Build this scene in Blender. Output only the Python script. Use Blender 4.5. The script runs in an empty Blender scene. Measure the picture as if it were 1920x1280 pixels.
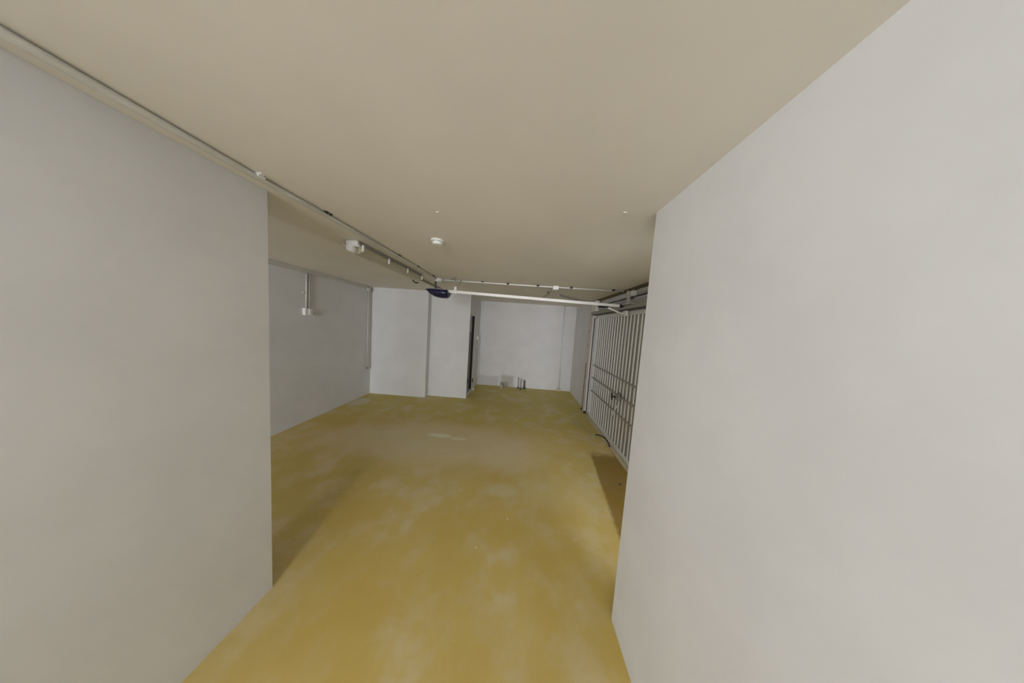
import bpy, bmesh, math, random
from mathutils import Vector, Matrix
random.seed(4)
sc = bpy.context.scene
COL = sc.collection
H = 2.3375          # ceiling height

# ------------------------------------------------------------------ camera
cd = bpy.data.cameras.new('camera'); cam = bpy.data.objects.new('camera', cd); COL.objects.link(cam)
cd.sensor_width = 36.0; cd.lens = 400.0 / 1920 * 36.0; cd.clip_start = 0.02; cd.clip_end = 100
f = 400.0
Yc = Vector((15.5, 27.5, -f)).normalized()
k = 0.068; b_ = 160000 / (15.5 * k + 27.5)
Zc = Vector((k * b_, b_, f)); Zc = (Zc - Yc * Zc.dot(Yc)).normalized()
Xc = Yc.cross(Zc)
cam.matrix_world = Matrix.Translation((0, 0, 1.7)) @ Matrix((Xc, Yc, Zc)).to_4x4()
sc.camera = cam

# ------------------------------------------------------------------ view, world, light
vs = sc.view_settings
sc.display_settings.display_device = 'sRGB'
vs.view_transform = 'Standard'; vs.look = 'None'; vs.gamma = 1.0; vs.use_curve_mapping = False
vs.exposure = 0.0
w = bpy.data.worlds.new('world'); sc.world = w; w.use_nodes = True
w.node_tree.nodes['Background'].inputs[0].default_value = (0.8, 0.8, 0.8, 1)
w.node_tree.nodes['Background'].inputs[1].default_value = 0.6
P_A, P_B, P_D = 60.0, 100.0, 430.0     # strip lamp behind viewer, added bay lamp, added rear fill
def area(name, loc, rot, sx, sy, power, col):
    l = bpy.data.lights.new(name, 'AREA'); l.shape = 'RECTANGLE'; l.size = sx; l.size_y = sy
    l.energy = power; l.color = col
    o = bpy.data.objects.new(name, l); COL.objects.link(o); o.location = loc; o.rotation_euler = rot
    return o
# broad fill light added at an unseen rear end behind the camera
area('added_rear_fill', (-1.3, -6.9, 1.35), (math.pi / 2 - .06, 0, 0), 3.6, 1.8, P_D, (0.97, 0.985, 1.05))

# ------------------------------------------------------------------ materials
def nodes(name):
    m = bpy.data.materials.new(name); m.use_nodes = True
    nt = m.node_tree
    return m, nt, nt.nodes['Principled BSDF']
def N(nt, t, **kw):
    n = nt.nodes.new(t)
    for a, v in kw.items(): setattr(n, a, v)
    return n
def coords(nt):
    return N(nt, 'ShaderNodeTexCoord').outputs['Object']
def noise(nt, vec, scale, detail=4, rough=0.55):
    n = N(nt, 'ShaderNodeTexNoise'); n.inputs['Scale'].default_value = scale
    n.inputs['Detail'].default_value = detail; n.inputs['Roughness'].default_value = rough
    nt.links.new(vec, n.inputs['Vector']); return n.outputs['Fac']
def ramp(nt, fac, a, b):
    n = N(nt, 'ShaderNodeMapRange'); n.interpolation_type = 'SMOOTHSTEP'
    n.inputs['From Min'].default_value = a; n.inputs['From Max'].default_value = b
    nt.links.new(fac, n.inputs['Value']); return n.outputs['Result']
def mix(nt, fac, a, b):
    n = N(nt, 'ShaderNodeMix', data_type='RGBA')
    for s, v in ((n.inputs[0], fac), (n.inputs[6], a), (n.inputs[7], b)):
        if hasattr(v, 'is_output'): nt.links.new(v, s)
        elif isinstance(v, (int, float)): s.default_value = v
        else: s.default_value = (*v, 1)
    return n.outputs[2]
def math_(nt, op, a, b=None):
    n = N(nt, 'ShaderNodeMath', operation=op)
    for s, v in zip(n.inputs, (a, b)):
        if v is None: continue
        if hasattr(v, 'is_output'): nt.links.new(v, s)
        else: s.default_value = v
    return n.outputs[0]
def bump(nt, bs, h, strength, dist=0.01):
    n = N(nt, 'ShaderNodeBump'); n.inputs['Strength'].default_value = strength
    n.inputs['Distance'].default_value = dist
    nt.links.new(h, n.inputs['Height']); nt.links.new(n.outputs[0], bs.inputs['Normal'])

def paint(name, col, var=0.06, rough=0.75, bmp=0.15, scale=3.0):
    m, nt, bs = nodes(name); c = coords(nt)
    n1 = noise(nt, c, scale); n2 = noise(nt, c, 90, 2)
    dark = tuple(x * (1 - var) for x in col); lite = tuple(min(1, x * (1 + var)) for x in col)
    nt.links.new(mix(nt, ramp(nt, n1, .3, .7), dark, lite), bs.inputs['Base Color'])
    bs.inputs['Roughness'].default_value = rough
    bump(nt, bs, n2, bmp, .0012)
    return m
def plain(name, col, rough=0.5, metal=0.0, var=0.05, scale=20):
    m, nt, bs = nodes(name); c = coords(nt)
    n1 = noise(nt, c, scale, 3)
    nt.links.new(mix(nt, n1, tuple(x * (1 - var) for x in col), tuple(min(1, x * (1 + var)) for x in col)), bs.inputs['Base Color'])
    bs.inputs['Roughness'].default_value = rough; bs.inputs['Metallic'].default_value = metal
    return m

WALL = paint('wall_paint', (.75, .75, .74), var=.03)
CEIL = paint('ceiling_paint', (.84, .80, .71), var=.03, scale=1.3)
TRUNK = paint('painted_conduit', (.62, .60, .54), bmp=0, rough=.55)
WHITE = plain('white_plastic', (.82, .81, .77), .4)
RAILW = plain('white_enamel_steel', (.86, .85, .80), .35)
NAVY = plain('dark_blue_gloss_plastic', (.012, .010, .045), .28)
BLACK = plain('black_rubber', (.012, .011, .010), .6)
DKMET = plain('dark_grey_metal', (.09, .085, .07), .5, .3)
GREY = plain('grey_galvanised_steel', (.42, .42, .40), .45, .35)
GREYP = plain('grey_painted_steel', (.36, .35, .31), .5)
BROWN = plain('brown_strip', (.13, .10, .05), .8)
PINK = plain('pale_primed_steel', (.70, .66, .63), .6)
DOORW = plain('white_corrugated_steel', (.82, .82, .79), .45, 0.0)
VALLEY = plain('darker_grey_steel', (.32, .32, .285), .55, .1, .12, 6)
DIFF = plain('aged_acrylic_diffuser', (.52, .48, .34), .35)
SLAT = plain('dull_grey_door_panel', (.40, .39, .33), .6)
CHIP = plain('pale_plaster_chip', (.62, .58, .45), .9)

# back wall: white paint with greyed patched areas low down
def back_mat():
    m, nt, bs = nodes('stained_wall_paint'); c = coords(nt)
    sep = N(nt, 'ShaderNodeSeparateXYZ'); nt.links.new(c, sep.inputs[0])
    base = mix(nt, ramp(nt, noise(nt, c, 2.2), .3, .7), (.73, .725, .72), (.78, .775, .77))
    wob = math_(nt, 'MULTIPLY', math_(nt, 'SUBTRACT', noise(nt, c, 9), .5), .10)
    def box(x0, x1, z0, z1, soft):
        x = math_(nt, 'ADD', sep.outputs[0], wob); z = math_(nt, 'ADD', sep.outputs[2], wob)
        r = math_(nt, 'MULTIPLY', ramp(nt, x, x0 - soft, x0 + soft), ramp(nt, x, x1 + soft, x1 - soft))
        r = math_(nt, 'MULTIPLY', r, ramp(nt, z, z0 - soft, z0 + soft))
        return math_(nt, 'MULTIPLY', r, ramp(nt, z, z1 + soft, z1 - soft))
    col = mix(nt, math_(nt, 'MULTIPLY', box(-1.2, -.5, -.2, .27, .03), .5), base, (.50, .46, .42))
    col = mix(nt, math_(nt, 'MULTIPLY', box(-.44, -.08, -.3, .32, .05), .75), col, (.44, .42, .36))
    col = mix(nt, math_(nt, 'MULTIPLY', box(-.45, -.22, -.3, .13, .02), .7), col, (.30, .28, .19))
    nt.links.new(col, bs.inputs['Base Color']); bs.inputs['Roughness'].default_value = .75
    bump(nt, bs, noise(nt, c, 60, 2), .15, .0012)
    return m
BACK = back_mat()

def floor_mat():
    m, nt, bs = nodes('ochre_painted_concrete'); c = coords(nt)
    sep = N(nt, 'ShaderNodeSeparateXYZ'); nt.links.new(c, sep.inputs[0])
    X, Y = sep.outputs[0], sep.outputs[1]
    n1 = noise(nt, c, 1.3, 5, .65); n2 = noise(nt, c, 3.2, 5, .6); n3 = noise(nt, c, 14, 4, .65)
    ochre = mix(nt, ramp(nt, n1, .35, .65), (.58, .42, .10), (.63, .48, .155))
    # greener, older coat towards the far end; dusty film where cars turned
    green = ramp(nt, math_(nt, 'ADD', Y, math_(nt, 'MULTIPLY', n1, 1.2)), 3.6, 4.6)
    col = mix(nt, math_(nt, 'MULTIPLY', green, .7), ochre, (.52, .44, .09))
    dust = math_(nt, 'MULTIPLY', ramp(nt, n2, .42, .62), ramp(nt, n1, .35, .62))
    col = mix(nt, math_(nt, 'MULTIPLY', dust, .7), col, (.68, .57, .34))
    def blob(x, y, rx, ry, amt, colr, edge=.35):
        nonlocal col
        dx = math_(nt, 'DIVIDE', math_(nt, 'SUBTRACT', X, x), rx); dy = math_(nt, 'DIVIDE', math_(nt, 'SUBTRACT', Y, y), ry)
        r = math_(nt, 'SQRT', math_(nt, 'ADD', math_(nt, 'MULTIPLY', dx, dx), math_(nt, 'MULTIPLY', dy, dy)))
        r = math_(nt, 'ADD', r, math_(nt, 'MULTIPLY', math_(nt, 'SUBTRACT', n2, .5), 1.3))
        fa = ramp(nt, r, 1.0 + edge, 1.0 - edge)
        col = mix(nt, math_(nt, 'MULTIPLY', fa, amt), col, colr)
    blob(-.9, 2.9, 1.3, .5, .6, (.74, .64, .40), .5)
    blob(-1.95, 2.8, .9, .3, .35, (.70, .60, .36), .5)
    blob(-.15, 2.65, .5, .22, .3, (.72, .64, .40), .5)
    blob(-1.08, 3.05, .17, .05, .8, (.85, .80, .62), .3)
    blob(-.8, 3.0, .12, .035, .6, (.85, .80, .62), .3)
    blob(-3.1, 4.05, .16, .22, .7, (.66, .60, .46), .3)
    blob(-.08, 2.1, .16, .09, .45, (.68, .66, .42), .4)
    blob(.55, 2.15, .4, .25, .25, (.70, .60, .36), .5)
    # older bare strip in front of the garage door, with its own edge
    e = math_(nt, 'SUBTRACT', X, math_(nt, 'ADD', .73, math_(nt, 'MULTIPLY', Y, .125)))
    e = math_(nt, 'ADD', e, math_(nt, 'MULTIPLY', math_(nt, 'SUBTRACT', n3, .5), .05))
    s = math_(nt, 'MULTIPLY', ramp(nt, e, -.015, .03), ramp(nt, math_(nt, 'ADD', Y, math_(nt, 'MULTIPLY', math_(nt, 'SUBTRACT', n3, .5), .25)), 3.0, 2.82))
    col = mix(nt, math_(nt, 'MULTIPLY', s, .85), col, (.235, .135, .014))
    nt.links.new(col, bs.inputs['Base Color'])
    bs.inputs['Roughness'].default_value = .55
    bump(nt, bs, n3, .12, .01)
    return m
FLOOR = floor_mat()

def emis(name, col, s):
    m, nt, bs = nodes(name)
    bs.inputs['Base Color'].default_value = (.9, .9, .9, 1)
    bs.inputs['Emission Color'].default_value = (*col, 1); bs.inputs['Emission Strength'].default_value = s
    return m
LIT = {k_: emis('burning_fluorescent_tube', (.95, .97, 1.02), p_) for k_, p_ in (('A', P_A), ('B', P_B))}

# ------------------------------------------------------------------ mesh helpers
def box(bm, x0, x1, y0, y1, z0, z1, bev=0.0):
    r = bmesh.ops.create_cube(bm, size=1.0)
    vs_ = r['verts']
    for v in vs_:
        v.co = Vector(((x0 + x1) / 2 + v.co.x * (x1 - x0), (y0 + y1) / 2 + v.co.y * (y1 - y0), (z0 + z1) / 2 + v.co.z * (z1 - z0)))
    if bev:
        es = list({e for v in vs_ for e in v.link_edges})
        bmesh.ops.bevel(bm, geom=es, offset=bev, segments=2, affect='EDGES', profile=.5)
def tube(bm, pts, r, seg=10):
    pts = [Vector(p) for p in pts]; rings = []
    prev = None
    for i, p in enumerate(pts):
        a = pts[max(i - 1, 0)]; b = pts[min(i + 1, len(pts) - 1)]
        t = (b - a).normalized()
        if prev is None:
            u = t.cross(Vector((0, 0, 1)))
            if u.length < .1: u = t.cross(Vector((1, 0, 0)))
        else: u = prev - t * prev.dot(t)
        u.normalize(); prev = u; v = t.cross(u)
        rr = r[i] if isinstance(r, (list, tuple)) else r
        rings.append([bm.verts.new(p + (u * math.cos(2 * math.pi * j / seg) + v * math.sin(2 * math.pi * j / seg)) * rr) for j in range(seg)])
    for A, B in zip(rings, rings[1:]):
        for j in range(seg): bm.faces.new((A[j], A[(j + 1) % seg], B[(j + 1) % seg], B[j])).smooth = True
    bm.faces.new(rings[0][::-1]); bm.faces.new(rings[-1])
def curve_pts(pts, n=8):
    P = [Vector(p) for p in pts]; P = [P[0]] + P + [P[-1]]; out = []
    for i in range(1, len(P) - 2):
        a, b, c, d = P[i - 1:i + 3]
        for j in range(n):
            t = j / n
            out.append(.5 * ((2 * b) + (c - a) * t + (2 * a - 5 * b + 4 * c - d) * t * t + (3 * b - a - 3 * c + d) * t ** 3))
    out.append(P[-2]); return out
def prism(bm, poly, axis, a, b):
    def P(u, v, w_):
        return {0: (w_, u, v), 1: (u, w_, v), 2: (u, v, w_)}[axis]
    A = [bm.verts.new(P(u, v, a)) for u, v in poly]; B = [bm.verts.new(P(u, v, b)) for u, v in poly]
    n = len(poly)
    for i in range(n): bm.faces.new((A[i], A[(i + 1) % n], B[(i + 1) % n], B[i]))
    bm.faces.new(A[::-1]); bm.faces.new(B)
class MB:
    def __init__(s): s.bm = bmesh.new()
    def box(s, *a, **k_): box(s.bm, *a, **k_); return s
    def tube(s, *a, **k_): tube(s.bm, *a, **k_); return s
    def prism(s, *a): prism(s.bm, *a); return s
    def build(s, name, mat, parent=None, origin=None):
        bmesh.ops.recalc_face_normals(s.bm, faces=s.bm.faces[:])
        if parent is not None: origin = world_loc(parent)
        if origin is None:
            cs = [v.co for v in s.bm.verts]
            origin = Vector(((min(c.x for c in cs) + max(c.x for c in cs)) / 2, (min(c.y for c in cs) + max(c.y for c in cs)) / 2, min(c.z for c in cs)))
        origin = Vector(origin)
        for v in s.bm.verts: v.co -= origin
        me = bpy.data.meshes.new(name); s.bm.to_mesh(me); s.bm.free(); me.materials.append(mat)
        o = bpy.data.objects.new(name, me); COL.objects.link(o)
        if parent is not None: o.parent = parent; o.location = (0, 0, 0)
        else: o.location = origin
        return o
def world_loc(o):
    v = Vector(o.location)
    while o.parent: o = o.parent; v += Vector(o.location)
    return v
def tag(o, label, cat, group=None, kind=None):
    o['label'] = label; o['category'] = cat
    if group: o['group'] = group
    if kind: o['kind'] = kind
    return o
def thing(name, loc, label, cat, group=None):
    o = bpy.data.objects.new(name, None); COL.objects.link(o); o.location = loc
    o.empty_display_size = .05
    return tag(o, label, cat, group)
def dup(root, loc, label=None):
    r = root.copy(); COL.objects.link(r); r.location = loc
    if label: r['label'] = label
    for ch in list(root.children):
        c = ch.copy(); COL.objects.link(c); c.parent = r
        for g in list(ch.children):
            d = g.copy(); COL.objects.link(d); d.parent = c
    return r
def struct(name, mb, mat, label, cat, origin=(0, 0, 0)):
    o = mb.build(name, mat, None, origin)
    o['kind'] = 'structure'; o['label'] = label; o['category'] = cat
    return o

# ------------------------------------------------------------------ room shell
XL, XR, YB, YF, YM = -3.25, 1.5, 5.9, -7.0, -1.6
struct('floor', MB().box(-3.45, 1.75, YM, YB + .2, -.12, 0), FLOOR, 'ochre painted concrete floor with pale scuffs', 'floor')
struct('ceiling', MB().box(-3.45, 1.75, YM, YB + .2, H, H + .15), CEIL, 'smooth cream ceiling slab over the whole garage', 'ceiling')
struct('wall_left', MB().box(-3.45, XL, YM, 4.55, 0, H), WALL, 'shaded long wall on the left with hanging switch box', 'wall')
# block with a stepped face and the doorway in its side
bm = MB()
bm.box(-3.45, -2.0, 4.55, YB + .2, 0, H)
bm.box(-2.0, -1.28, 4.70, YB + .2, 0, H)
bm.box(-1.28, -1.12, 4.70, 4.75, 0, H)
bm.box(-1.28, -1.12, 5.20, YB + .2, 0, H)
bm.box(-1.28, -1.12, 4.75, 5.20, 1.88, H)
bm.box(-1.28, -1.12, 4.75, 5.20, 0, .07)
struct('wall_center', bm, WALL, 'stepped white wall facing the camera with narrow doorway in its right side', 'wall')
struct('wall_back', MB().box(-1.12, 1.7, YB, YB + .2, 0, H), BACK, 'far end wall of the recess with grey stains low down', 'wall')
bm = MB()
bm.box(XR, 1.75, 4.57, YB, 0, H)
bm.box(1.56, 1.75, -.6, 1.95, 0, H)
bm.box(1.53, 1.75, 1.95, 4.57, 2.04, H)
struct('wall_right', bm, WALL, 'wall holding the garage door on the right', 'wall')
struct('wall_front_right', MB().box(.665, .86, YM, 1.18, 0, H).box(.86, 1.75, YM, -.6, 0, H), WALL, 'bright near wall filling the right of the picture', 'wall')  # hollow unseen bay invented around the added lamp
struct('wall_front_left', MB().box(-1.78, -1.41, -1.2, 1.15, 0, H), WALL, 'near grey wall end on the left edge', 'wall')

# unseen dark rear surfaces, added to cut bounce light near the camera
REAR_DARK = paint('rear_dark_surface', (.20, .20, .19), var=.12, scale=4)
struct('floor_rear_dark', MB().box(-3.45, 1.75, YF, YM, -.12, 0), REAR_DARK, 'unseen dark floor added behind the viewer', 'floor')
struct('ceiling_rear_dark', MB().box(-3.45, 1.75, YF, YM, H, H + .15), REAR_DARK, 'unseen dark ceiling added behind the viewer', 'ceiling')
struct('wall_rear_dark_left', MB().box(-3.45, XL, YF, YM, 0, H), REAR_DARK, 'unseen dark left wall added behind the viewer', 'wall')
struct('wall_rear_dark_right', MB().box(.665, 1.75, YF, YM, 0, H), REAR_DARK, 'unseen dark right wall added behind the viewer', 'wall')

# ------------------------------------------------------------------ conduits on ceiling
def strip(pts, r): return MB().tube(pts, r)
zc = H - .016
c = MB().tube([(-1.30, -3.4, zc), (-1.295, 1.0, zc), (-1.27, 1.4, zc - .004), (-1.27, 2.2, zc), (-1.28, 3.02, zc), (-1.285, 3.14, zc)], .0135)
tag(c.build('ceiling_conduit', TRUNK), 'long conduit running along the ceiling from the near left towards the opener', 'pipe')
c = MB().tube([(-1.2, 3.22, zc), (-.1, 3.25, zc), (1.5, 3.25, zc)], .010)
tag(c.build('ceiling_conduit', WHITE), 'thin white conduit crossing the ceiling above the opener rail', 'pipe')
def saddle(loc, along, mat, label, s=1.0):
    t = thing('conduit_clip', loc, label, 'pipe clip', 'clips holding the ceiling conduits')
    b = MB(); x, y, z = loc
    n = 8; R = .019 * s
    L = .022 * s
    poly = [(math.cos(math.pi * i / n) * R, -math.sin(math.pi * i / n) * R) for i in range(n + 1)]
    poly = [(-R - .012, .0)] + [(-R - .012, -.004)] + [(u, v - .006) for u, v in poly[::-1]] + [(R + .012, -.004), (R + .012, 0)]
    if along == 'y': b.prism([(u + x, v + z) for u, v in poly], 1, y - L, y + L)
    else: b.prism([(u + y, v + z) for u, v in poly], 0, x - L, x + L)
    b.build('saddle', mat, t)
    b = MB()
    for sg in (-1, 1):
        b = MB()
        if along == 'y': b.tube([(x + sg * (R + .006), y, z - .003), (x + sg * (R + .006), y, z - .009)], .004, seg=8)
        else: b.tube([(x, y + sg * (R + .006), z - .003), (x, y + sg * (R + .006), z - .009)], .004, seg=8)
        b.build('screw', GREY, t)
for (y, m, lb) in ((1.02, WHITE, 'pale clip on the long ceiling conduit nearest the camera'),
                   (1.36, BLACK, 'black clip on the long ceiling conduit, the second from the camera'),
                   (2.16, BLACK, 'black clip on the long ceiling conduit beside the lamp body'),
                   (2.56, BLACK, 'black clip on the long ceiling conduit beside the far end of the lamp'),
                   (3.02, BLACK, 'black clip just in front of the round junction box above the opener')):
    saddle((-1.285, y, H), 'y', m, lb, .62 if m is WHITE else 1.0)
XC = ['black clip on the thin cross conduit directly right of the round junction box', 'black clip on the thin cross conduit above the opener rail, second from the round box',
      'black clip on the thin cross conduit, third from the round box', 'black clip just left of the square ceiling junction box',
      'black clip just right of the square ceiling junction box', 'black clip on the cross conduit nearest the garage door']
for x, lb in zip((-1.07, -.61, -.23, .22, .715, 1.33), XC): saddle((x, 3.24, H), 'x', BLACK, lb, .8)

# round junction box
t = thing('junction_box', (-1.265, 3.2, H - .045), 'round white junction box above the dark opener', 'junction box')
MB().tube([(-1.265, 3.2, H - .04), (-1.265, 3.2, H)], .055, seg=24).build('base', WHITE, t)
MB().tube([(-1.265, 3.2, H - .055), (-1.265, 3.2, H - .052), (-1.265, 3.2, H - .04)], [.04, .05, .052], seg=24).build('cover', WHITE, t)
t = thing('junction_box', (.485, 3.28, H - .05), 'square white junction box on the cross conduit', 'junction box')
MB().box(.445, .525, 3.22, 3.34, H - .045, H, bev=.004).build('base', WHITE, t)
MB().box(.443, .527, 3.218, 3.342, H - .055, H - .044, bev=.003).build('cover', WHITE, t)
tag(MB().tube([(.47, 3.34, zc), (.46, 3.9, zc), (.42, 4.42, zc)], .007).build('ceiling_tube', GREYP), 'thin grey tube on the ceiling running back from the square junction box', 'cable')  # thin grey tube laid along the ceiling
tag(MB().box(.43, .46, 3.72, 3.78, H - .03, H, bev=.003).build('conduit_clip', DKMET), 'small dark clip on the thin tube behind the square junction box', 'pipe clip', 'clips holding the ceiling conduits')
tag(MB().tube(curve_pts([(.655, 3.94, H - .02), (.72, 4.02, H - .02), (.93, 4.24, H - .022), (1.12, 4.42, H - .022), (1.33, 4.52, H - .03), (1.47, 4.55, H - .035)]), .015).build('curved_tube', GREYP),
    'dark curved tube on the ceiling towards the garage door post', 'pipe')  # dark grey tube curving along the ceiling

# conduit that leaves the strip lamp and passes behind the opener
t = thing('lamp_conduit', (-1.6, 3.0, H - .05), 'conduit leading from the far end of the unlit strip lamp past the opener', 'pipe')
MB().tube([(-1.575, 3.18, zc), (-1.575, 4.70, zc)], .011).build('pipe', GREYP, t)
MB().tube([(-1.615, 3.18, zc), (-1.615, 4.70, zc)], .010).build('pipe', TRUNK, t)
MB().box(-1.63, -1.56, 3.13, 3.21, H - .035, H, bev=.006).build('coupling', WHITE, t)
tag(MB().tube(curve_pts([(-1.66, 3.2, H - .004), (-1.665, 3.22, H - .05), (-1.64, 3.26, H - .075), (-1.60, 3.25, H - .07)]), .010).build('hook', DKMET),
    'small dark hook under the ceiling at the far end of the strip lamp', 'hook')

# ------------------------------------------------------------------ strip lamps
def strip_lamp(loc, label, lit, L=1.25):
    x, y, z = loc                               # z: ceiling, y: near end
    t = thing('strip_lamp', loc, label, 'lamp')
    # housing with sloped sides
    prof = [(-.055, 0), (.055, 0), (.068, -.045), (-.068, -.045)]
    MB().prism([(x + u, z + v) for u, v in prof], 1, y + .012, y + L - .012).build('housing', WHITE if lit else GREYP, t)
    if not lit:
        n = 10
        prof = [(-.078, -.046)] + [(-.076 * math.cos(math.pi * i / n), -.048 - .056 * math.sin(math.pi * i / n)) for i in range(n + 1)] + [(.078, -.046)]
        MB().prism([(x + u, z + v) for u, v in prof], 1, y + .05, y + L - .03).build('diffuser', DIFF, t)
    else:
        MB().tube([(x, y + .05, z - .085), (x, y + L - .05, z - .085)], .019, seg=16).build('lit_tube', LIT[lit], t)
    for yy, s in ((y, 1), (y + L, -1)):
        e = MB()
        e.box(x - .052, x + .052, min(yy, yy + s * .05), max(yy, yy + s * .05), z - .045, z - .002, bev=.012)
        e.box(x - .070, x + .070, min(yy, yy + s * .045), max(yy, yy + s * .045), z - .054, z - .044, bev=.003)
        e.build('end_cap', WHITE, t)
        e = MB(); e.tube([(x + .0, yy - s * .022, z - .075), (x + .0, yy + s * .06, z - .075)], [.026, .03], seg=16)
        e.build('lamp_holder', WHITE, t)
    for i in range(4):
        yy = y + .03 + (L - .1) * i / 3
        MB().box(x + .070, x + .086, yy, yy + .018, z - .085, z - .03, bev=.004).build('latch', WHITE, t)
    return t
strip_lamp((-1.475, 1.80, H), 'unlit strip lamp with yellowed cover on the ceiling left of centre', False, 1.2)
strip_lamp((-1.0, -1.4, H), 'burning strip lamp on the passage ceiling behind the viewer', 'A')
strip_lamp((1.18, -.35, H), 'unseen strip lamp added in an invented side bay to brighten the garage door', 'B', 1.2)  # unseen lamp added to brighten the garage door

# ------------------------------------------------------------------ smoke detector, ceiling hooks
t = thing('smoke_detector', (-.70, 1.72, H), 'small round white smoke detector on the bare ceiling', 'smoke detector')
MB().tube([(-.70, 1.72, H - .014), (-.70, 1.72, H)], .052, seg=28).build('base', WHITE, t)
MB().tube([(-.70, 1.72, H - .036), (-.70, 1.72, H - .032), (-.70, 1.72, H - .015)], [.030, .038, .042], seg=28).build('sensor_head', WHITE, t)
for x, y, lb in ((-.53, 1.28, 'tiny white plug in the ceiling in front of the smoke detector'), (.51, 1.19, 'tiny white plug in the ceiling near the bright right wall corner')):
    tag(MB().tube([(x - .009, y, H - .001), (x + .009, y, H - .001)], .0025, seg=8).build('ceiling_plug', WHITE), lb, 'plug', 'ceiling plugs')

# ------------------------------------------------------------------ left wall: trunking, drop and box
tag(MB().box(XL + .001, XL + .04, -3.6, 4.37, H - .055, H - .002, bev=.003).build('cable_trunking', TRUNK), 'cream trunking along the top edge of the shaded left wall', 'trunking')
t = thing('switch_box', (XL, 3.13, 1.65), 'white switch box hanging under two conduits on the left wall', 'switch')
MB().box(XL, XL + .045, 3.075, 3.185, 1.655, 1.765, bev=.005).build('box', WHITE, t)
MB().box(XL + .045, XL + .055, 3.13, 3.18, 1.665, 1.755, bev=.003).build('rocker', WHITE, t)
for yy in (3.11, 3.15):
    tag(MB().tube([(XL + .018, yy + .005, 1.765), (XL + .018, yy + .012, 2.27)], .0135).build('conduit', TRUNK),
        'pale conduit dropping to the switch box, the %s of the pair' % ('left one' if yy < 3.13 else 'right one'), 'pipe', 'conduits above the switch box')
tag(MB().box(XL, XL + .03, 3.065, 3.095, 1.98, 1.995, bev=.003).build('pipe_clip', TRUNK), 'small pale clip left of the conduits above the switch box', 'pipe clip')
t = thing('junction_box', (XL + .03, 4.42, 2.22), 'round pale junction box in the far left ceiling corner', 'junction box')
MB().tube([(XL, 4.43, 2.27), (XL + .04, 4.43, 2.27)], .045, seg=20).build('base', TRUNK, t)
MB().tube([(XL + .04, 4.43, 2.27), (XL + .05, 4.43, 2.27)], [.04, .03], seg=20).build('cover', TRUNK, t)
tag(MB().tube([(XL + .016, 4.42, .62), (XL + .016, 4.43, 2.24)], .014).build('conduit', TRUNK), 'vertical conduit in the corner between the left wall and the white wall', 'pipe')
tag(MB().box(XL, XL + .03, 4.40, 4.45, .57, .62, bev=.004).build('wall_socket', GREYP), 'small grey outlet low in the far left corner', 'socket')

# ------------------------------------------------------------------ doorway in the side of the block
d = struct('door_1', MB().box(-1.26, -1.150, 5.03, 5.06, .10, 1.87), SLAT, 'narrow grey door leaf standing ajar in the side doorway', 'door', origin=(-1.2, 5.05, .1))
MB().box(-1.255, -1.152, 5.020, 5.03, 1.50, 1.865).build('upper_panel', WHITE, d)
for z in (1.40, 1.22, 1.02, .72, .42, .18):
    MB().box(-1.255, -1.152, 5.022, 5.03, z - .012, z + .012).build('rail', GREY, d)
MB().box(-1.185, -1.160, 5.01, 5.03, .28, .36, bev=.004).build('hinge', DKMET, d)
struct('dark_gap_lining_1', MB().box(-1.279, -1.275, 4.755, 5.195, .075, 1.875).box(-1.275, -1.122, 5.175, 5.197, .075, 1.875), BLACK, 'black lining painting the unlit gap behind the ajar door leaf', 'doorway')  # black sheets paint the darkness of the doorway gap
tag(MB().box(-1.12, -1.10, 5.24, 5.30, .22, .32, bev=.004).build('bracket', DKMET), 'small rusty bracket low on the side wall right of the ajar door', 'bracket')
tag(MB().box(-1.12, -1.06, 5.3, 5.42, 0, .05, bev=.01).build('rubble_lump', CHIP), 'pale mortar lump on the floor beside the ajar door', 'rubble')
t = thing('socket', (-1.12, 5.62, 1.28), 'small white socket in the left corner of the recess', 'socket')
MB().box(-1.12, -1.08, 5.56, 5.70, 1.29, 1.37, bev=.004).build('box', WHITE, t)
MB().box(-1.08, -1.073, 5.58, 5.68, 1.30, 1.36, bev=.003).build('cover', WHITE, t)
tag(MB().tube(curve_pts([(-1.09, 5.72, 1.3), (-1.09, 5.80, .95), (-1.085, 5.82, .5), (-1.07, 5.83, .18)]), .011).build('cable', WHITE), 'white cable hanging down the left corner of the recess', 'cable')
tag(MB().tube(curve_pts([(-1.07, 5.885, .95), (-1.02, 5.885, .75), (-.96, 5.885, .52)]), .008).build('cable', WHITE), 'short slanting white cable on the recess end wall', 'cable')

# ------------------------------------------------------------------ back wall
tag(MB().tube([(1.17, 5.885, H), (1.19, 5.885, .06)], .016).build('conduit', WALL), 'white vertical pipe on the recess end wall near its right corner', 'pipe')
tag(MB().box(1.14, 1.23, 5.82, 5.9, 0, .07, bev=.006).build('mortar_block', CHIP), 'pale mortar block at the foot of the white vertical pipe', 'block')
tag(MB().box(1.165, 1.215, 5.86, 5.9, .36, .41, bev=.006).build('pipe_clip', WALL), 'white clip low on the vertical pipe near the right corner', 'pipe clip')
for x, y, h, r, lb in ((.055, 5.80, .30, .010, 'thin grey rod standing by the end wall, the left one of three'), (.125, 5.72, .26, .013, 'grey rod standing by the end wall, the middle one of three'),
                       (.225, 5.78, .24, .022, 'thick dark rod standing by the end wall, the right one of three')):
    t = thing('pipe_stub', (x, y, 0), lb, 'pipe stub', 'cut pipe stubs at the end wall')
    MB().tube([(x, y, 0), (x - .008, y, h)], r, seg=12).build('pipe', DKMET if r > .015 else GREYP, t)
    MB().tube([(x, y, 0), (x, y, .045)], [r + .018, r + .006], seg=12).build('collar', DKMET, t)
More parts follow.
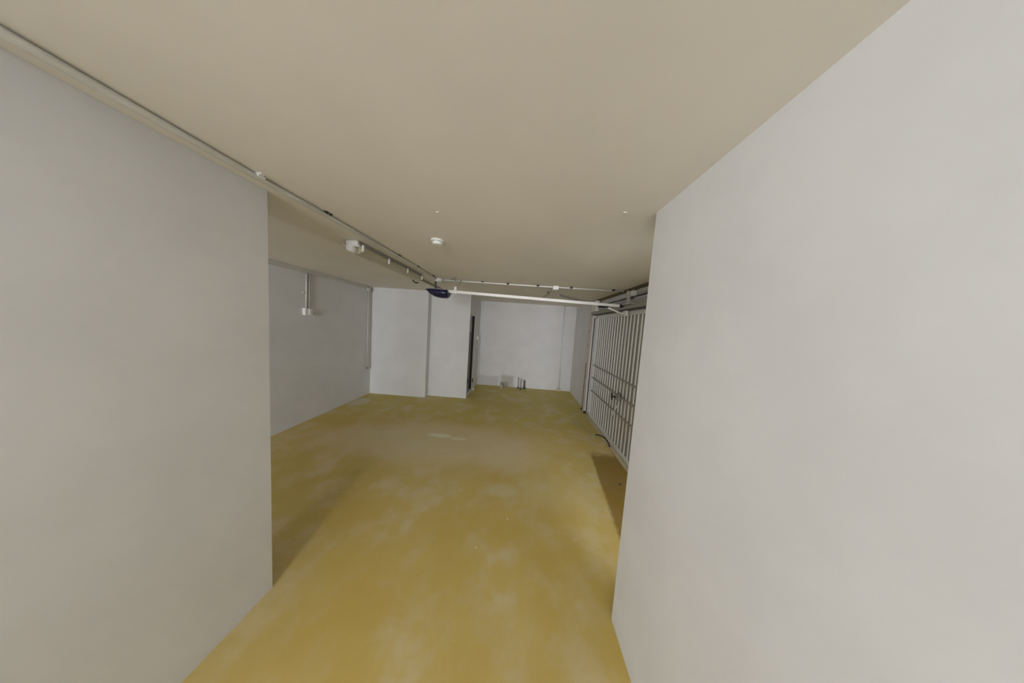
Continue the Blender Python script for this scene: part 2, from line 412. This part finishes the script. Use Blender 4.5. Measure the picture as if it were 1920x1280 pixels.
tag(MB().tube([(.04, 5.80, .305), (.12, 5.72, .27), (.2, 5.76, .25)], .006).build('tie_wire', GREY), 'thin grey wire joining the tops of the three rods', 'wire')
tag(MB().box(-.42, -.36, 5.70, 5.76, 0, .10, bev=.006).build('stub_block', GREYP), 'small dark green grey block at the foot of the end wall stain', 'block')

# ------------------------------------------------------------------ garage door
DX = 1.52; Y0, Y1 = 1.97, 4.37; ZT = 2.0
g = thing('garage_door', (DX, (Y0 + Y1) / 2, .02), 'white corrugated metal up-and-over garage door on the right', 'garage door')
bm = MB()
pitch = .0935; y = 2.766 - pitch * 8
prof = []
while y < Y1 - .06:
    prof += [(y - .003, DX + .018), (y, DX + .006), (y + .018, DX + .006), (y + .021, DX + .018)]
    y += pitch
prof = [p for p in prof if Y0 < p[0] < Y1]
prof = [(Y0, DX + .018)] + prof + [(Y1, DX + .018)]
poly = [(yy, xx) for yy, xx in prof] + [(Y1, DX + .026), (Y0, DX + .026)]
A = [bm.bm.verts.new((xx, yy, .03)) for yy, xx in poly]; B = [bm.bm.verts.new((xx, yy, ZT)) for yy, xx in poly]
n = len(poly)
for i in range(n):
    fc = bm.bm.faces.new((A[i], A[(i + 1) % n], B[(i + 1) % n], B[i]))
    a_, b2 = poly[i], poly[(i + 1) % n]
    if abs(a_[1] - b2[1]) < 1e-6 and a_[1] > DX + .01: fc.material_index = 1      # valleys coloured darker grey than the white ribs
bm.bm.faces.new(A[::-1]); bm.bm.faces.new(B)
bm.build('corrugated_panel', DOORW, g).data.materials.append(VALLEY)
MB().box(DX - .008, DX + .018, Y1 - .05, Y1, .02, ZT).build('stile', DOORW, g)
MB().box(DX - .008, DX + .018, Y0, Y0 + .05, .02, ZT).build('stile', DOORW, g)
MB().box(DX - .008, DX + .018, Y0, Y1, ZT - .03, ZT + .02).build('top_rail', DOORW, g)
MB().box(DX - .008, DX + .018, Y0, Y1, .0, .05).build('bottom_rail', DOORW, g)
for z, r in ((1.035, .010), (.785, .012), (.52, .009)):
    MB().box(DX - .006, DX + .008, Y0 + .05, Y1 - .05, z - r, z + r).build('cross_bar', GREYP, g)
lk = MB().box(DX - .03, DX + .006, 3.09, 3.20, .72, .79, bev=.004).build('lock_plate', GREYP, g)
MB().tube([(DX - .03, 3.18, .755), (DX - .075, 3.19, .757)], .011).build('spindle', BLACK, lk)
MB().tube([(DX - .08, 3.175, .705), (DX - .08, 3.19, .76), (DX - .08, 3.20, .81)], [.010, .012, .009]).build('t_handle', BLACK, lk)
MB().tube(curve_pts([(DX - .01, 3.03, .80), (DX - .02, 3.08, .84), (DX - .01, 3.14, .83)]), .006).build('release_cable', BLACK, g)
MB().tube([(DX - .007, 3.12, .66), (DX - .007, 3.24, .50), (DX - .007, 3.26, .44)], .008).build('locking_rod', DOORW, g)
MB().box(DX - .06, DX - .028, 3.06, 3.16, ZT - .045, ZT + .04, bev=.008).build('arm_bracket', RAILW, g)

f_ = thing('garage_door_frame', (1.5, 4.47, 0), 'steel guide post and header around the corrugated garage door', 'door frame')
MB().box(1.45, 1.53, 4.40, 4.530, .0, 2.03, bev=.004).build('post', PINK, f_)
MB().box(1.475, 1.5, 4.575, 4.72, .02, 2.03, bev=.003).build('outer_jamb', PINK, f_)
MB().box(1.452, 1.5, 4.531, 4.574, .0, 1.03).build('dark_gap', DKMET, f_)  # dark strip painting the shaded gap between post and wall
MB().box(1.482, 1.5, 4.385, 4.398, .0, 1.98).build('dark_gap', DKMET, f_)  # dark strip painting the shaded gap between post and door
MB().box(1.44, 1.53, 1.97, 4.50, 2.045, 2.095, bev=.004).build('header', GREYP, f_)
MB().box(1.46, 1.53, 1.97, 4.50, 2.025, 2.043).build('header_dark_gap', DKMET, f_)  # dark strip painting the shaded slit under the header
MB().box(1.495, 1.53, 1.97, 4.40, 2.098, 2.175, bev=.004).build('upper_channel', GREY, f_)
MB().tube([(1.444, 4.5, .75), (1.444, 4.5, .76)], .01)  .build('bolt', DKMET, f_)
for z in (1.7, 1.4, .5): MB().tube([(1.475, 4.64, z), (1.468, 4.64, z)], .012).build('bolt', DKMET, f_)
for yy in (4.39, 4.565): MB().box(1.435, 1.475, yy - .018, yy + .018, 0, .045, bev=.006).build('foot', BLACK, f_)
MB().box(1.43, 1.50, 4.24, 4.46, 2.10, 2.31, bev=.006).build('head_plate', RAILW, f_)
tag(MB().box(1.485, 1.53, 1.95, 4.55, H - .035, H - .002, bev=.003).build('ceiling_strip', BROWN), 'brown strip where the ceiling meets the wall above the garage door', 'strip')  # dark brown strip along the ceiling joint
tag(MB().box(1.51, 1.53, 1.97, 4.2, 2.205, 2.225, bev=.002).build('dark_bar', DKMET), 'dark bar on the wall between ceiling and garage door header', 'bar')  # dark bar along the wall above the header

# threshold on the floor
tag(MB().box(1.44, 1.5, 1.97, 4.3, 0, .012, bev=.004).build('door_sill', paint('dusty_concrete', (.60, .52, .34), scale=8)), 'dusty raised sill strip along the bottom of the garage door', 'sill')
tag(MB().tube(curve_pts([(1.36, 3.45, .015), (1.38, 3.38, .05), (1.41, 3.25, .085), (1.43, 3.15, .07), (1.44, 3.08, .03)]), .009).build('cable', BLACK), 'short black cable arching over the floor at the garage door', 'cable')
tag(MB().tube(curve_pts([(1.10, 3.95, .008), (1.2, 3.7, .008), (1.30, 3.5, .008), (1.36, 3.42, .012)]), .006).build('cable', GREYP), 'dusty grey cable lying on the floor in front of the garage door', 'cable')
def chip(x, y, s, mat, lb, name='floor_chip'):
    bm_ = MB(); bmesh.ops.create_icosphere(bm_.bm, subdivisions=1, radius=s)
    for v in bm_.bm.verts: v.co = Vector((v.co.x * random.uniform(.8, 1.3) + x, v.co.y * random.uniform(.8, 1.3) + y, v.co.z * .5 + s * .45))
    tag(bm_.build(name, mat), lb, 'debris', 'crumbs on the floor')
chip(.007, 1.77, .006, WHITE, 'tiny white crumb in the middle of the ochre floor')
chip(-.219, 1.505, .005, WHITE, 'tiny white crumb at the bottom edge of the ochre floor')
chip(1.25, 2.34, .014, DKMET, 'dark pebble on the brown floor strip beside the right wall')
chip(-.42, 2.63, .006, CHIP, 'pale crumb on the floor behind the scuffed middle')

# ------------------------------------------------------------------ opener: motor head, rail, trolley
RY = 3.15
op = thing('garage_door_opener', (-1.25, RY, 2.05), 'dark blue boat shaped garage door opener hanging at the left end of the rail', 'garage door opener')
bm = bmesh.new(); rings = []
sect = [(-1.425, .145, .150, .035), (-1.40, .125, .152, .06), (-1.37, .100, .153, .085), (-1.33, .074, .152, .098), (-1.29, .054, .151, .103), (-1.25, .043, .150, .105),
        (-1.20, .036, .148, .105), (-1.15, .036, .146, .102), (-1.115, .040, .143, .096), (-1.092, .052, .140, .085), (-1.082, .072, .135, .07)]
for x, zb, zt, hw in sect:
    zb += 2.007; zt += 2.007; zm = zb + (zt - zb) * .62
    ring = []
    for (u, v) in ((-1, zt), (-.55, zt + .002), (0, zt + .003), (.55, zt + .002), (1, zt), (1.02, zm), (.86, zb + (zm - zb) * .4), (.5, zb + .003), (0, zb), (-.5, zb + .003), (-.86, zb + (zm - zb) * .4), (-1.02, zm)):
        ring.append(bm.verts.new((x, RY + u * hw, v)))
    rings.append(ring)
for a, b in zip(rings, rings[1:]):
    for j in range(12): bm.faces.new((a[j], a[(j + 1) % 12], b[(j + 1) % 12], b[j])).smooth = True
bm.faces.new(rings[0][::-1]); bm.faces.new(rings[-1])
mb = MB(); mb.bm = bm
mb.build('cover', NAVY, op)
MB().box(-1.40, -1.09, RY - .09, RY + .09, 2.156, 2.166, bev=.003).build('base_plate', GREY, op)
MB().box(-1.30, -1.28, RY - .012, RY + .012, 2.166, H - .056).build('hanger', DKMET, op)

rl = thing('opener_rail', (.15, RY, 2.1), 'long white rail from the opener to the wall above the garage door', 'rail')
def rz(x): return 2.148 - (x + 1.1) * (2.148 - 2.094) / 2.5
def railbox(b, x0, x1, hw, hz):
    P = []
    for x in (x0, x1):
        z = rz(x)
        P += [b.bm.verts.new((x, RY + sy * hw, z + sz * hz)) for sy, sz in ((-1, -1), (1, -1), (1, 1), (-1, 1))]
    for i in range(4): b.bm.faces.new((P[i], P[(i + 1) % 4], P[4 + (i + 1) % 4], P[4 + i]))
    b.bm.faces.new(P[:4][::-1]); b.bm.faces.new(P[4:])
    return b
railbox(MB(), -1.09, 1.40, .018, .019).build('track', RAILW, rl)
railbox(MB(), -1.01, -.965, .026, .027).build('clamp', RAILW, rl)
MB().box(-1.005, -.97, RY - .01, RY + .01, rz(-1) + .02, rz(-1) + .075).build('clamp_ear', RAILW, rl)
s_ = MB(); s_.tube([(-.985, RY, rz(-1) + .06), (-1.0, 3.12, H)], .007, seg=6); s_.tube([(-1.01, 3.13, H - .004), (-.96, 2.98, H - .004)], .009, seg=6)
s_.build('hanger_strap', GREYP, rl)
s_ = MB(); s_.tube([(-.975, RY, rz(-1) + .03), (-.955, 3.16, rz(-1) + .07), (-.93, 3.2, H)], .007, seg=6)
s_.build('hanger_strap', GREYP, rl)
railbox(MB(), 1.395, 1.50, .024, .020).build('end_mount', BLACK, rl)['label'] = 'black end mount'
tr = MB().box(1.10, 1.24, RY - .022, RY + .022, rz(1.17) - .045, rz(1.17) - .02, bev=.006).build('trolley', BLACK, rl)
MB().tube(curve_pts([(1.21, RY, rz(1.2) - .032), (1.30, RY - .01, 2.035), (1.39, RY - .02, 2.0), (1.43, RY - .02, 1.99), (1.48, RY - .03, 2.01)]), .013).build('door_arm', RAILW, rl)

t = thing('wall_bracket', (1.5, 3.11, 2.08), 'grey upright bracket above the door fixing the black rail end', 'bracket')
MB().box(1.488, 1.508, 3.06, 3.15, 2.12, 2.30, bev=.003).build('upright', PINK, t)
MB().box(1.43, 1.508, 2.93, 3.15, 2.105, 2.12, bev=.003).build('foot', PINK, t)
MB().tube([(1.488, 3.10, 2.285), (1.470, 3.10, 2.285)], .02, seg=14).build('bolt', WHITE, t)
t = thing('junction_box', (1.53, 2.97, 2.2), 'round white box on the wall above the door right of the grey bracket', 'junction box')
MB().tube([(1.53, 2.97, 2.255), (1.48, 2.97, 2.255)], .043, seg=20).build('base', WHITE, t)
MB().tube([(1.485, 2.97, 2.255), (1.465, 2.97, 2.255)], [.043, .034], seg=20).build('cover', WHITE, t)
MB().tube([(1.50, 2.99, 2.20), (1.46, 2.99, 2.19)], .013).build('gland', DKMET, t)
tag(MB().tube([(1.51, 2.93, 2.25), (1.51, 2.0, 2.25)], .008).build('conduit', WHITE), 'thin white conduit running right from the round box above the door', 'pipe')
tag(MB().tube([(1.515, 3.02, 2.265), (1.515, 4.22, 2.262)], .006).build('conduit', RAILW), 'thin pale conduit on the wall above the door, left of the round box', 'pipe')
